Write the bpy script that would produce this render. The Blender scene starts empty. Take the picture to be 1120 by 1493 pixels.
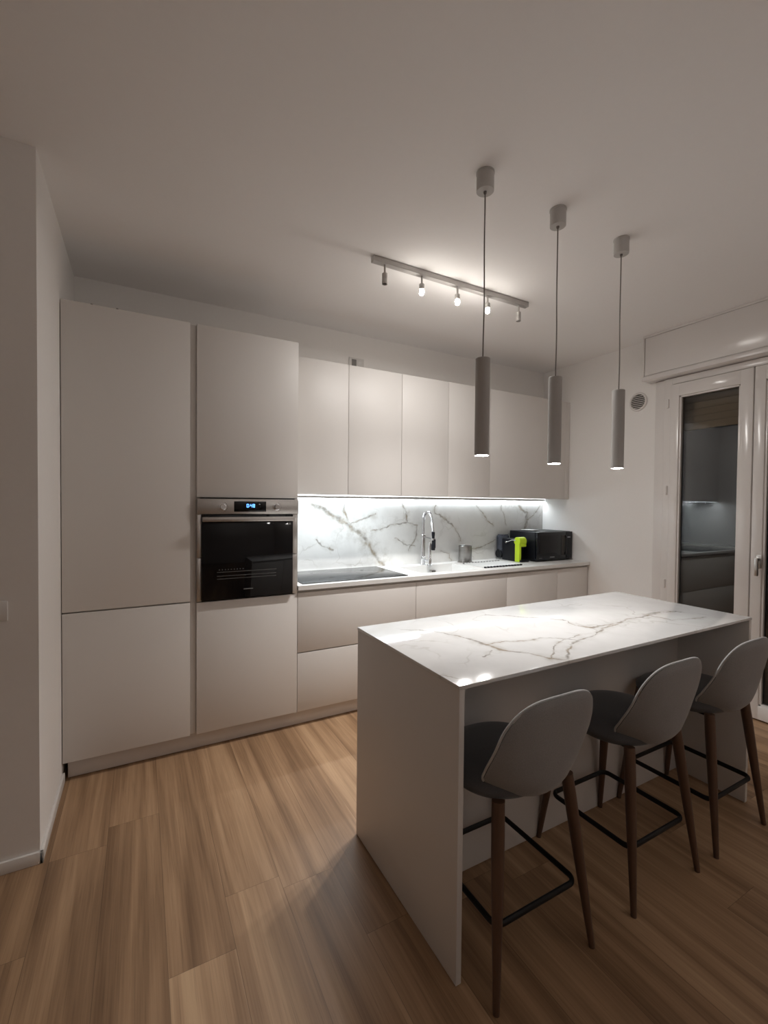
import bpy, bmesh, math
from mathutils import Vector, Matrix

scene = bpy.context.scene
COL = scene.collection

# ------------------------------------------------------------------ camera, world, lights, exposure
YAW, PITCH, ROLL = 0.4988, -0.0196, 0.0092
CAM = Vector((-0.2821, -2.781, 1.4626))
F_PX = 650.82
f = Vector((math.sin(YAW)*math.cos(PITCH), math.cos(YAW)*math.cos(PITCH), math.sin(PITCH)))
r = Vector((math.cos(YAW), -math.sin(YAW), 0))
u = r.cross(f)
r2 = r*math.cos(ROLL) + u*math.sin(ROLL)
u2 = u*math.cos(ROLL) - r*math.sin(ROLL)
cam_data = bpy.data.cameras.new('camera')
cam_data.sensor_fit = 'HORIZONTAL'
cam_data.sensor_width = 36.0
cam_data.lens = F_PX/1120*36.0
cam_data.clip_start = 0.02
cam = bpy.data.objects.new('camera', cam_data)
cam.matrix_world = Matrix(((r2.x, u2.x, -f.x, CAM.x), (r2.y, u2.y, -f.y, CAM.y), (r2.z, u2.z, -f.z, CAM.z), (0, 0, 0, 1)))
COL.objects.link(cam)
scene.camera = cam

world = bpy.data.worlds.new('night')
scene.world = world
world.use_nodes = True
bg = world.node_tree.nodes['Background']
bg.inputs[0].default_value = (0.05, 0.06, 0.08, 1)
bg.inputs[1].default_value = 0.05

scene.view_settings.view_transform = 'Standard'
scene.view_settings.look = 'None'
scene.view_settings.gamma = 1.0
scene.view_settings.use_curve_mapping = False
scene.view_settings.exposure = 0.52
scene.cycles.use_denoising = True
scene.cycles.max_bounces = 10
scene.cycles.diffuse_bounces = 6
scene.cycles.caustics_reflective = False
scene.cycles.caustics_refractive = False
scene.cycles.sample_clamp_indirect = 6.0

WARM = (1.0, 0.972, 0.945)
NEUT = (1.0, 1.0, 0.99)
COOL = (0.86, 0.95, 1.0)
P_BULB = 2.85          # each of the three lit bulbs on the ceiling rail
P_BEAM = 33.0         # the beam of each bulb, straight down
P_PEND = 0.34          # each pendant
P_STRIP = 3.4         # strip under the wall cabinets
P_HOOD = 4.2           # lamp bar at the front of the hood
BULB_X = (1.186, 1.451, 1.696)
PEND = ((0.981, -1.319, 1.668), (1.435, -1.306, 1.657), (1.911, -1.306, 1.657))

def lamp(name, kind, loc, power, color, **kw):
    d = bpy.data.lights.new(name, kind)
    d.energy = power
    d.color = color
    for k, v in kw.items():
        setattr(d, k, v)
    o = bpy.data.objects.new(name, d)
    o.location = loc
    COL.objects.link(o)
    return o

for bx_ in BULB_X:
    lamp('bulb_light', 'AREA', (bx_, -0.53, 2.690), P_BULB, WARM, shape='DISK', size=0.044)
    lamp('bulb_beam', 'SPOT', (bx_, -0.53, 2.688), P_BEAM, WARM, shadow_soft_size=0.028, spot_size=math.radians(98), spot_blend=1.0)
for p_ in PEND:
    lamp('pendant_light', 'AREA', (p_[0], p_[1], p_[2]-0.003), P_PEND, NEUT, shape='DISK', size=0.052, spread=math.radians(125))
lamp('strip_light', 'AREA', (2.02, 0.551, 1.5065), P_STRIP, COOL, shape='RECTANGLE', size=2.80, size_y=0.014)
lamp('hood_light', 'AREA', (1.06, 0.262, 1.508), P_HOOD, COOL, shape='RECTANGLE', size=0.86, size_y=0.012)

# added uplights, unseen behind the camera, to brighten the ceiling
for loc_, pw_ in (((0.4, -4.8, 1.85), 5.5), ((2.5, -4.3, 1.85), 7.0)):
    ul = lamp('added_uplight', 'AREA', loc_, pw_, (1.0, 0.95, 0.92), shape='DISK', size=0.30)
    ul.rotation_euler = (math.pi, 0, 0)

# ------------------------------------------------------------------ mesh helpers
class M:
    """Collects shapes; build() links them as one mesh object."""
    def __init__(self):
        self.bm = bmesh.new()

    def box(self, x0, x1, y0, y1, z0, z1, bev=0.0, seg=2):
        vs = bmesh.ops.create_cube(self.bm, size=1.0)['verts']
        for v in vs:
            v.co = Vector((x0+(v.co.x+.5)*(x1-x0), y0+(v.co.y+.5)*(y1-y0), z0+(v.co.z+.5)*(z1-z0)))
        if bev:
            es = list({e for v in vs for e in v.link_edges})
            bmesh.ops.bevel(self.bm, geom=es, offset=bev, segments=seg, affect='EDGES', profile=0.5)
        return self

    def lathe(self, c, prof, n=32, axis='z'):
        """prof: list of (radius, height) around the axis through c."""
        rings = []
        def pt(rad, h, a):
            x, y = rad*math.cos(a), rad*math.sin(a)
            if axis == 'z': return Vector((c[0]+x, c[1]+y, c[2]+h))
            if axis == 'y': return Vector((c[0]+x, c[1]+h, c[2]+y))
            return Vector((c[0]+h, c[1]+x, c[2]+y))
        for rad, h in prof:
            if rad < 1e-6:
                rings.append([self.bm.verts.new(pt(0, h, 0))])
            else:
                rings.append([self.bm.verts.new(pt(rad, h, 2*math.pi*k/n)) for k in range(n)])
        for a, b in zip(rings, rings[1:]):
            for k in range(n):
                k2 = (k+1) % n
                if len(a) == 1 and len(b) == 1: continue
                if len(a) == 1: self.bm.faces.new((a[0], b[k2], b[k]))
                elif len(b) == 1: self.bm.faces.new((a[k], a[k2], b[0]))
                else: self.bm.faces.new((a[k], a[k2], b[k2], b[k]))
        return self

    def cyl(self, c, rad, h, n=32, axis='z', bev=0.0):
        p = [(0, 0), (rad-bev, 0)]
        if bev: p += [(rad, bev), (rad, h-bev)]
        else: p += [(rad, h)]
        p += [(rad-bev, h), (0, h)] if bev else [(0, h)]
        return self.lathe(c, p, n, axis)

    def tube(self, path, rad, n=10, closed=False, sx=1.0, sz=1.0):
        pts = [Vector(p) for p in path]
        rads = rad if isinstance(rad, (list, tuple)) else [rad]*len(pts)
        m = len(pts)
        rings = []
        up = None
        for i, p in enumerate(pts):
            if closed: t = pts[(i+1) % m]-pts[i-1]
            else: t = pts[min(i+1, m-1)]-pts[max(i-1, 0)]
            t.normalize()
            if up is None:
                up = Vector((0, 0, 1)) if abs(t.z) < 0.9 else Vector((1, 0, 0))
            s = t.cross(up)
            if s.length < 1e-5:
                s = t.cross(Vector((0, 1, 0)))
            s.normalize()
            w = s.cross(t).normalized()
            if not closed or abs(t.z) > .9: up = w
            rings.append([self.bm.verts.new(p+s*(math.cos(2*math.pi*k/n)*rads[i]*sx)+w*(math.sin(2*math.pi*k/n)*rads[i]*sz)) for k in range(n)])
        pairs = list(zip(rings, rings[1:]))
        if closed: pairs.append((rings[-1], rings[0]))
        for a, b in pairs:
            for k in range(n):
                self.bm.faces.new((a[k], a[(k+1) % n], b[(k+1) % n], b[k]))
        if not closed:
            self.bm.faces.new(rings[0][::-1])
            self.bm.faces.new(rings[-1])
        return self

    def prism(self, poly, axis, a0, a1):
        """poly of 2-D points extruded along axis; for x: (y,z), y: (x,z), z: (x,y)."""
        def mk(p, a):
            return Vector((a, p[0], p[1])) if axis == 'x' else Vector((p[0], a, p[1])) if axis == 'y' else Vector((p[0], p[1], a))
        A = [self.bm.verts.new(mk(p, a0)) for p in poly]
        B = [self.bm.verts.new(mk(p, a1)) for p in poly]
        n = len(poly)
        self.bm.faces.new(A[::-1]); self.bm.faces.new(B)
        for k in range(n):
            self.bm.faces.new((A[k], A[(k+1) % n], B[(k+1) % n], B[k]))
        return self

    def build(self, name, mat, parent=None, origin=None, angle=35):
        bmesh.ops.recalc_face_normals(self.bm, faces=self.bm.faces)
        me = bpy.data.meshes.new(name)
        if parent is not None:
            o0 = Vector(parent['_o'])
        elif origin is not None:
            o0 = Vector(origin)
        else:
            xs = [v.co for v in self.bm.verts]
            lo = [min(c[i] for c in xs) for i in range(3)]; hi = [max(c[i] for c in xs) for i in range(3)]
            o0 = Vector(((lo[0]+hi[0])/2, (lo[1]+hi[1])/2, lo[2]))
        bmesh.ops.translate(self.bm, verts=self.bm.verts, vec=-o0)
        self.bm.to_mesh(me)
        self.bm.free()
        me.polygons.foreach_set('use_smooth', [True]*len(me.polygons))
        me.set_sharp_from_angle(angle=math.radians(angle))
        me.materials.append(mat)
        ob = bpy.data.objects.new(name, me)
        COL.objects.link(ob)
        if parent is not None:
            ob.parent = parent
        else:
            ob.location = o0
        ob['_o'] = list(o0)
        return ob

def thing(name, label, cat, loc, group=None):
    o = bpy.data.objects.new(name, None)
    o.empty_display_size = 0.1
    o.location = loc
    COL.objects.link(o)
    o['_o'] = list(loc)
    o['label'] = label
    o['category'] = cat
    if group: o['group'] = group
    return o

def tag(o, label, cat, group=None):
    o['label'] = label; o['category'] = cat
    if group: o['group'] = group
    return o

def struct(o, label=None):
    o['kind'] = 'structure'
    if label: o['label'] = label; 
    return o

# ------------------------------------------------------------------ materials
class NT:
    def __init__(self, name):
        self.m = bpy.data.materials.new(name)
        self.m.use_nodes = True
        self.t = self.m.node_tree
        self.bsdf = self.t.nodes['Principled BSDF']
    def n(self, kind, **kw):
        nd = self.t.nodes.new(kind)
        for k, v in kw.items(): setattr(nd, k, v)
        return nd
    def l(self, a, b):
        self.t.links.new(a, b)
    def setin(self, sock, v):
        if hasattr(v, 'is_output'): self.l(v, sock)
        else: sock.default_value = v
    def math(self, op, a, b=0.0, c=None, clamp=False):
        nd = self.n('ShaderNodeMath', operation=op, use_clamp=clamp)
        self.setin(nd.inputs[0], a); self.setin(nd.inputs[1], b)
        if c is not None: self.setin(nd.inputs[2], c)
        return nd.outputs[0]
    def vmath(self, op, a, b=None, scale=None):
        nd = self.n('ShaderNodeVectorMath', operation=op)
        self.setin(nd.inputs[0], a)
        if b is not None: self.setin(nd.inputs[1], b)
        if scale is not None: self.setin(nd.inputs['Scale'], scale)
        return nd.outputs['Value'] if op in ('DOT_PRODUCT', 'DISTANCE', 'LENGTH') else nd.outputs[0]
    def noise(self, vec, scale, detail=3.0, rough=0.5, out='Fac', dist=0.0):
        nd = self.n('ShaderNodeTexNoise')
        self.l(vec, nd.inputs['Vector'])
        nd.inputs['Scale'].default_value = scale; nd.inputs['Detail'].default_value = detail
        nd.inputs['Roughness'].default_value = rough; nd.inputs['Distortion'].default_value = dist
        return nd.outputs[out]
    def maprange(self, v, a, b, c, d, smooth=False):
        nd = self.n('ShaderNodeMapRange')
        if smooth: nd.interpolation_type = 'SMOOTHSTEP'
        self.setin(nd.inputs[0], v)
        for i, x in enumerate((a, b, c, d)): self.setin(nd.inputs[i+1], x)
        return nd.outputs[0]
    def mix(self, fac, a, b, blend='MIX'):
        nd = self.n('ShaderNodeMix', data_type='RGBA', blend_type=blend)
        self.setin(nd.inputs[0], fac); self.setin(nd.inputs[6], a); self.setin(nd.inputs[7], b)
        return nd.outputs[2]
    def obj(self):
        return self.n('ShaderNodeTexCoord').outputs['Object']
    def bump(self, h, strength, dist=0.01):
        nd = self.n('ShaderNodeBump')
        nd.inputs['Strength'].default_value = strength; nd.inputs['Distance'].default_value = dist
        self.l(h, nd.inputs['Height']); self.l(nd.outputs[0], self.bsdf.inputs['Normal'])

def C4(c): return (c[0], c[1], c[2], 1.0)

def plain(name, col, rough=0.5, metal=0.0, spec=0.5, noise=0.0, nscale=20.0, bump=0.0, coat=0.0):
    t = NT(name)
    b = t.bsdf
    b.inputs['Roughness'].default_value = rough
    b.inputs['Metallic'].default_value = metal
    b.inputs['Specular IOR Level'].default_value = spec
    b.inputs['Coat Weight'].default_value = coat
    o = t.obj()
    fac = t.noise(o, nscale, 4)
    lo = C4([c*(1-noise) for c in col]); hi = C4([min(1, c*(1+noise)) for c in col])
    t.l(t.mix(fac, lo, hi), b.inputs['Base Color'])
    if bump: t.bump(fac, bump, 0.002)
    return t.m

def emitter(name, col, strength):
    t = NT(name)
    t.bsdf.inputs['Base Color'].default_value = (0.8, 0.8, 0.8, 1)
    t.bsdf.inputs['Emission Color'].default_value = C4(col)
    t.bsdf.inputs['Emission Strength'].default_value = strength
    return t.m

WALL = plain('wall_paint', (0.86, 0.84, 0.82), 0.9, spec=0.2, noise=0.015, nscale=60, bump=0.05)
CEIL = plain('ceiling_paint', (0.90, 0.885, 0.878), 0.95, spec=0.15, noise=0.01, nscale=40)
LACQ = plain('cabinet_lacquer', (0.70, 0.672, 0.645), 0.42, spec=0.35, noise=0.008, nscale=4)
CARC = plain('cabinet_carcass', (0.62, 0.59, 0.56), 0.6, spec=0.3, noise=0.01)
PLIN = plain('plinth_laminate', (0.62, 0.57, 0.53), 0.5, spec=0.3, noise=0.04, nscale=12)
SHAD = plain('dark_gap', (0.05, 0.045, 0.04), 0.8, noise=0.05)
PVC = plain('white_pvc', (0.76, 0.73, 0.71), 0.18, spec=0.5, noise=0.006, nscale=3)
BOARD = plain('baseboard_white', (0.72, 0.69, 0.66), 0.4, spec=0.4, noise=0.01)
STEEL = plain('brushed_steel', (0.55, 0.53, 0.51), 0.3, metal=1.0, noise=0.06, nscale=90)
CHROME = plain('chrome', (0.75, 0.75, 0.77), 0.08, metal=1.0, noise=0.01)
BLACKGLASS = plain('black_glass', (0.004, 0.004, 0.005), 0.05, spec=0.32, noise=0.05)
HOBGLASS = plain('hob_glass', (0.012, 0.012, 0.013), 0.12, spec=0.55, noise=0.05)
BLACK = plain('black_plastic', (0.006, 0.0065, 0.010), 0.4, spec=0.28, noise=0.08, nscale=60)
BLACKGLOSS = plain('black_gloss_plastic', (0.005, 0.006, 0.009), 0.15, spec=0.4, noise=0.05)
BLACKMETAL = plain('black_metal', (0.008, 0.008, 0.009), 0.5, spec=0.3, noise=0.08)
GREYMARK = plain('grey_marking', (0.18, 0.18, 0.18), 0.5, noise=0.02)
LIME = plain('lime_plastic', (0.52, 0.72, 0.02), 0.35, spec=0.5, noise=0.02)
PENDW = plain('pendant_grey', (0.40, 0.385, 0.37), 0.5, spec=0.4, noise=0.01)
CANOPY = plain('canopy_grey', (0.50, 0.485, 0.47), 0.5, spec=0.4, noise=0.01)
CORD = plain('cord_fabric', (0.19, 0.17, 0.16), 0.8, noise=0.1, nscale=200)
TRACKM = plain('track_aluminium', (0.50, 0.48, 0.46), 0.45, metal=0.3, noise=0.02)
WORKTOP = plain('worktop_stone', (0.74, 0.735, 0.72), 0.3, spec=0.4, noise=0.03, nscale=8)
SINKW = plain('sink_white', (0.76, 0.76, 0.75), 0.28, spec=0.5, noise=0.01)
SOCKW = plain('socket_white', (0.68, 0.66, 0.64), 0.35, spec=0.5, noise=0.01)
PLATE = plain('plate_white', (0.80, 0.80, 0.79), 0.2, spec=0.5, noise=0.01)
SLAT = plain('shutter_wood', (0.30, 0.20, 0.12), 0.6, spec=0.3, noise=0.12, nscale=25)
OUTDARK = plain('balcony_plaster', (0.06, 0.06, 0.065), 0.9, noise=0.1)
BULBM = emitter('bulb_glow', (1.0, 0.94, 0.86), 90.0)
LENS = emitter('pendant_lens', (1.0, 0.98, 0.95), 60.0)
STRIPM = emitter('strip_diffuser', (0.88, 0.96, 1.0), 8.0)
HOODM = emitter('hood_lamp', (0.88, 0.96, 1.0), 4.0)
DIGIT = emitter('display_digits', (0.06, 0.30, 1.0), 2.2)

def fabric(name, col):
    t = NT(name)
    o = t.obj()
    a = t.noise(o, 420, 2)
    b = t.noise(o, 14, 3)
    c = t.mix(a, C4([x*0.7 for x in col]), C4([x*1.3 for x in col]))
    c = t.mix(t.maprange(b, .35, .65, 0, .18), c, C4([x*0.75 for x in col]))
    t.l(c, t.bsdf.inputs['Base Color'])
    t.bsdf.inputs['Roughness'].default_value = 0.95
    t.bsdf.inputs['Specular IOR Level'].default_value = 0.15
    t.bsdf.inputs['Sheen Weight'].default_value = 0.25
    t.bump(a, 0.25, 0.001)
    return t.m
FABRIC = fabric('grey_fabric', (0.27, 0.265, 0.265))
FABRIC_SHADED = fabric('grey_fabric_shaded', (0.10, 0.10, 0.105))  # seat fabric, darkened: shade under the island top put into the colour
PIPING = fabric('light_piping', (0.5, 0.5, 0.5))

def wood_leg():
    t = NT('walnut_leg')
    mp = t.n('ShaderNodeMapping'); mp.inputs['Scale'].default_value = (60, 60, 5)
    t.l(t.obj(), mp.inputs[0])
    g = t.noise(mp.outputs[0], 1.0, 5, 0.6)
    t.l(t.mix(g, (0.065, 0.034, 0.021, 1), (0.135, 0.072, 0.045, 1)), t.bsdf.inputs['Base Color'])
    t.bsdf.inputs['Roughness'].default_value = 0.45
    return t.m
WALNUT = wood_leg()

def floor_wood():
    t = NT('oak_planks')
    sep = t.n('ShaderNodeSeparateXYZ'); t.l(t.obj(), sep.inputs[0])
    x, y = sep.outputs[0], sep.outputs[1]
    W, L = 0.2, 1.8
    xs = t.math('DIVIDE', t.math('ADD', x, 20.01), W)
    ix = t.math('FLOOR', xs); fx = t.math('FRACT', xs)
    wn = t.n('ShaderNodeTexWhiteNoise', noise_dimensions='1D'); t.l(ix, wn.inputs['W'])
    ys = t.math('ADD', t.math('DIVIDE', t.math('ADD', y, 20.0), L), t.math('MULTIPLY', wn.outputs['Value'], 7.3))
    iy = t.math('FLOOR', ys); fy = t.math('FRACT', ys)
    cid = t.n('ShaderNodeCombineXYZ'); t.l(ix, cid.inputs[0]); t.l(iy, cid.inputs[1])
    w2 = t.n('ShaderNodeTexWhiteNoise', noise_dimensions='2D'); t.l(cid.outputs[0], w2.inputs['Vector'])
    tone = w2.outputs['Value']
    off = t.vmath('SCALE', w2.outputs['Color'], scale=9.0)
    def grain(sx, sy, det, dist=0.0, rough=.55):
        mp = t.n('ShaderNodeMapping'); mp.inputs['Scale'].default_value = (sx, sy, 1)
        t.l(t.vmath('ADD', t.obj(), off), mp.inputs[0])
        return t.noise(mp.outputs[0], 1.0, det, rough, dist=dist)
    g_band = grain(11, 0.55, 2, 0.9)
    g_fine = grain(110, 2.2, 4, 0.3)
    g_pore = grain(260, 5, 2)
    ramp = t.n('ShaderNodeValToRGB')
    el = ramp.color_ramp.elements
    el[0].position, el[0].color = 0.22, (0.185, 0.105, 0.056, 1)
    el[1].position, el[1].color = 0.78, (0.56, 0.375, 0.225, 1)
    e = el.new(0.5); e.color = (0.365, 0.225, 0.127, 1)
    v = t.math('ADD', t.math('MULTIPLY', g_band, 0.85), t.math('MULTIPLY', g_fine, 0.34))
    v = t.math('ADD', v, t.math('MULTIPLY', t.math('SUBTRACT', tone, 0.5), 0.22))
    v = t.math('ADD', v, -0.095)
    t.l(v, ramp.inputs[0])
    pore = t.maprange(g_pore, 0.56, 0.72, 1.0, 0.80)
    ex = t.math('MULTIPLY', t.math('MINIMUM', fx, t.math('SUBTRACT', 1.0, fx)), W)
    ey = t.math('MULTIPLY', t.math('MINIMUM', fy, t.math('SUBTRACT', 1.0, fy)), L)
    seam = t.maprange(t.math('MINIMUM', ex, ey), 0.0003, 0.0013, 0.55, 1.0)
    k = t.math('MULTIPLY', pore, seam)
    cc = t.n('ShaderNodeCombineColor')
    for i in range(3): t.l(k, cc.inputs[i])
    t.l(t.mix(1.0, ramp.outputs[0], cc.outputs[0], 'MULTIPLY'), t.bsdf.inputs['Base Color'])
    t.l(t.maprange(g_fine, 0, 1, 0.36, 0.5), t.bsdf.inputs['Roughness'])
    t.bsdf.inputs['Specular IOR Level'].default_value = 0.4
    t.bump(seam, 0.3, 0.001)
    return t.m
FLOOR = floor_wood()

def marble(name, veins, axes, origin, rough, base=(0.80, 0.795, 0.78), dark=(0.19, 0.17, 0.14), rust=(0.27, 0.205, 0.125), halo=0.55, spec=0.5):
    """White stone with veins along given polylines: list of (width, [(a, b), ...]) in the plane of the two axes."""
    t = NT(name)
    ob = t.obj()
    n1 = t.n('ShaderNodeTexNoise'); n1.inputs['Scale'].default_value = 7; n1.inputs['Detail'].default_value = 2; t.l(ob, n1.inputs['Vector'])
    n2 = t.n('ShaderNodeTexNoise'); n2.inputs['Scale'].default_value = 32; n2.inputs['Detail'].default_value = 3; t.l(ob, n2.inputs['Vector'])
    w1 = t.vmath('SCALE', t.vmath('SUBTRACT', n1.outputs['Color'], (0.5, 0.5, 0.5)), scale=0.07)
    w2 = t.vmath('SCALE', t.vmath('SUBTRACT', n2.outputs['Color'], (0.5, 0.5, 0.5)), scale=0.028)
    p = t.vmath('ADD', t.vmath('ADD', ob, w1), w2)
    flat = tuple(1.0 if i in axes else 0.0 for i in range(3))
    p = t.vmath('MULTIPLY', p, flat)
    best = None
    for width, pts in veins:
        vmin = None
        for (a, b) in zip(pts, pts[1:]):
            A = Vector((0, 0, 0)); B = Vector((0, 0, 0))
            A[axes[0]], A[axes[1]] = a[0]-origin[axes[0]], a[1]-origin[axes[1]]
            B[axes[0]], B[axes[1]] = b[0]-origin[axes[0]], b[1]-origin[axes[1]]
            d = B-A
            pa = t.vmath('SUBTRACT', p, tuple(A))
            hnode = t.n('ShaderNodeMath', operation='MULTIPLY', use_clamp=True)
            t.l(t.vmath('DOT_PRODUCT', pa, tuple(d/d.length_squared)), hnode.inputs[0]); hnode.inputs[1].default_value = 1.0
            sc = t.n('ShaderNodeVectorMath', operation='SCALE'); sc.inputs[0].default_value = tuple(d); t.l(hnode.outputs[0], sc.inputs['Scale'])
            dist = t.vmath('DISTANCE', pa, sc.outputs[0])
            vmin = dist if vmin is None else t.math('MINIMUM', vmin, dist)
        tn = t.math('DIVIDE', vmin, width)
        best = tn if best is None else t.math('MINIMUM', best, tn)
    wv = t.maprange(t.noise(ob, 6, 2), 0.3, 0.7, 0.35, 1.5)
    tt = t.math('DIVIDE', best, wv)
    core = t.maprange(tt, 0.1, 1.25, 0.78, 0.0, True)
    hal = t.maprange(tt, 0.0, 5.5, halo, 0.0, True)
    hal = t.math('MULTIPLY', hal, t.maprange(t.noise(ob, 18, 4, 0.65), 0.38, 0.68, 0.05, 1.0))
    core = t.math('MULTIPLY', core, t.maprange(t.noise(ob, 24, 3, 0.6), 0.32, 0.6, 0.25, 1.0))
    # fine web
    vor = t.n('ShaderNodeTexVoronoi', feature='DISTANCE_TO_EDGE'); vor.inputs['Scale'].default_value = 3.6
    t.l(t.vmath('ADD', p, t.vmath('SCALE', w1, scale=2.0)), vor.inputs['Vector'])
    web = t.maprange(vor.outputs['Distance'], 0.0, 0.03, 0.42, 0.0, True)
    web = t.math('MULTIPLY', web, t.maprange(t.noise(ob, 3.2, 2), 0.48, 0.66, 0.0, 1.0))
    cloud = t.maprange(t.noise(ob, 4.5, 5, 0.6), 0.42, 0.72, 0.0, 0.34)
    vcol = t.mix(t.maprange(t.noise(ob, 9, 2), 0.45, 0.6, 0, 1), C4(dark), C4(rust))
    c = t.mix(cloud, C4(base), C4([x*0.72 for x in base]))
    c = t.mix(web, c, (0.40, 0.38, 0.34, 1))
    c = t.mix(hal, c, (0.40, 0.37, 0.325, 1))
    c = t.mix(core, c, vcol)
    t.l(c, t.bsdf.inputs['Base Color'])
    t.bsdf.inputs['Roughness'].default_value = rough
    t.bsdf.inputs['Specular IOR Level'].default_value = spec
    return t.m

def glass_mat():
    t = NT('window_glass')
    t.t.nodes.remove(t.bsdf)
    out = t.t.nodes['Material Output']
    tr = t.n('ShaderNodeBsdfTransparent'); tr.inputs[0].default_value = (0.93, 0.95, 0.95, 1)
    gl = t.n('ShaderNodeBsdfGlossy'); gl.inputs['Roughness'].default_value = 0.004
    fr = t.n('ShaderNodeFresnel'); fr.inputs['IOR'].default_value = 1.6
    mx = t.n('ShaderNodeMixShader')
    t.l(fr.outputs[0], mx.inputs[0]); t.l(tr.outputs[0], mx.inputs[1]); t.l(gl.outputs[0], mx.inputs[2])
    t.l(mx.outputs[0], out.inputs['Surface'])
    return t.m
GLASS = glass_mat()
def tank_mat():
    t = NT('smoked_tank')
    b = t.bsdf
    b.inputs['Base Color'].default_value = (0.30, 0.32, 0.40, 1)
    b.inputs['Roughness'].default_value = 0.08
    b.inputs['Transmission Weight'].default_value = 0.85
    b.inputs['IOR'].default_value = 1.2
    return t.m
TANK = tank_mat()

# ------------------------------------------------------------------ room shell
ZC = 2.844
XR = 3.452
YB = 0.575
struct(M().box(-3.3, 3.62, -6.1, 0.7, -0.1, 0.0).build('floor', FLOOR, origin=(0, 0, 0)))
struct(M().box(-3.3, 3.62, -6.1, 0.75, ZC, ZC+0.12).build('ceiling', CEIL))
struct(M().box(-0.642, 3.62, YB, 0.75, 0, ZC).build('wall_back', WALL))
struct(M().box(-3.2, -0.642, -0.563, 0.75, 0, ZC).build('wall_left', WALL))
struct(M().box(-3.3, -3.2, -6.0, 0.75, 0, ZC).build('wall_left', WALL))
struct(M().box(-3.3, 3.62, -6.1, -6.0, 0, ZC).build('wall_front', WALL))
DY0, DY1, DZ = -1.90, -0.70, 2.475     # balcony door opening
w = M()
w.box(XR, XR+0.17, DY1, YB, 0, ZC)
w.box(XR, XR+0.17, -6.0, DY0, 0, ZC)
w.box(XR, XR+0.17, DY0, DY1, DZ, ZC)
struct(w.build('wall_right', WALL))
# baseboards
b = M()
b.box(-0.642, -0.630, -0.575, 0.02, 0, 0.048, 0.002)
b.box(-3.2, -0.630, -0.575, -0.563, 0, 0.048, 0.002)
struct(b.build('baseboard_left', BOARD))
b = M()
b.box(XR-0.012, XR, -0.60, 0.02, 0, 0.048, 0.002)
b.box(XR-0.012, XR, -6.0, -1.98, 0, 0.048, 0.002)
struct(b.build('baseboard_right', BOARD))

# balcony door
door = thing('door_1', 'white double leaf balcony door with dark glass at the right wall', 'door', (XR, -1.30, 0))
door['kind'] = 'structure'
m = M()
# casing with stepped profile on the room side
for y0, y1, x0 in ((-0.70, -0.605, XR-0.014), (-0.748, -0.685, XR-0.030)):
    m.box(x0, XR+0.06 if y0 < -.7 else XR, y0, y1, 0, 2.475, 0.003)
for y0, y1, x0 in ((-1.995, -1.90, XR-0.014), (-1.915, -1.852, XR-0.030)):
    m.box(x0, XR+0.06 if y1 > -1.9 else XR, y0, y1, 0, 2.475, 0.003)
m.box(XR-0.030, XR+0.06, -1.86, -0.74, 2.425, 2.475, 0.003)
m.box(XR-0.012, XR+0.06, -1.86, -0.74, 0, 0.012, 0.002)
m.build('door_frame', PVC, door)
for (ya, yb) in ((-1.288, -0.742), (-1.858, -1.294)):
    lf = M()
    g0, g1, gz0, gz1 = ya+0.078, yb-0.064, 0.106, 2.322
    xa, xb = XR-0.045, XR+0.035
    lf.box(xa, xb, ya, g0, 0.012, 2.42, 0.006)
    lf.box(xa, xb, g1, yb, 0.012, 2.42, 0.006)
    lf.box(xa+.0005, xb, g0-.004, g1+.004, 0.012, gz0, 0.006)
    lf.box(xa+.0005, xb, g0-.004, g1+.004, gz1, 2.42, 0.006)
    leaf = lf.build('door_leaf', PVC, door)
    M().box(XR-0.012, XR+0.008, g0-.006, g1+.006, gz0-.006, gz1+.006).build('glass_pane', GLASS, leaf)
    bd = M()
    for (a0, a1, c0, c1) in ((g0, g0+.010, gz0, gz1), (g1-.010, g1, gz0, gz1), (g0, g1, gz0, gz0+.010), (g0, g1, gz1-.010, gz1)):
        bd.box(XR-0.034, XR-0.010, a0-.002, a1+.002, c0-.002, c1+.002, 0.002)
    bd.build('glazing_bead', PVC, leaf)
    if ya < -1.5:
        hd = M()
        hd.box(XR-0.053, XR-0.044, -1.362, -1.330, 1.045, 1.135, 0.004)
        hd.lathe((XR-0.092, -1.346, 1.105), [(0, 0), (.010, 0), (.010, .042), (0, .042)], 16, 'x')
        hd.box(XR-0.098, XR-0.080, -1.357, -1.335, 0.995, 1.118, 0.005)
        hd.build('door_handle', STEEL, leaf)
for z in (2.277, 1.587, 0.839):
    M().cyl((XR-0.034, -0.716, z-0.035), 0.009, 0.07, 16, bev=0.002).build('hinge', PVC, door)

# roller shutter box over the door
sb = thing('shutter_box', 'white roller shutter box above the balcony door', 'shutter box', (3.40, -1.30, 2.48))
BX = 3.335
m = M()
m.box(BX+0.010, XR-0.001, -2.10, -0.560, 2.485, ZC-0.001)
m.build('housing', PVC, sb)
m = M()
m.box(BX+.002, BX+0.012, -2.09, -0.572, 2.522, 2.822, 0.0015)
m.build('front_panel', PVC, sb)
m = M()
m.box(BX-0.002, BX+0.012, -2.10, -0.556, 2.826, ZC-0.001, 0.001)
m.box(BX-0.002, BX+0.012, -0.568, -0.556, 2.51, 2.828, 0.001)
m.box(BX-0.008, XR-0.001, -2.11, -0.552, 2.478, 2.512, 0.003)
m.build('edge_trim', PVC, sb)

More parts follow.
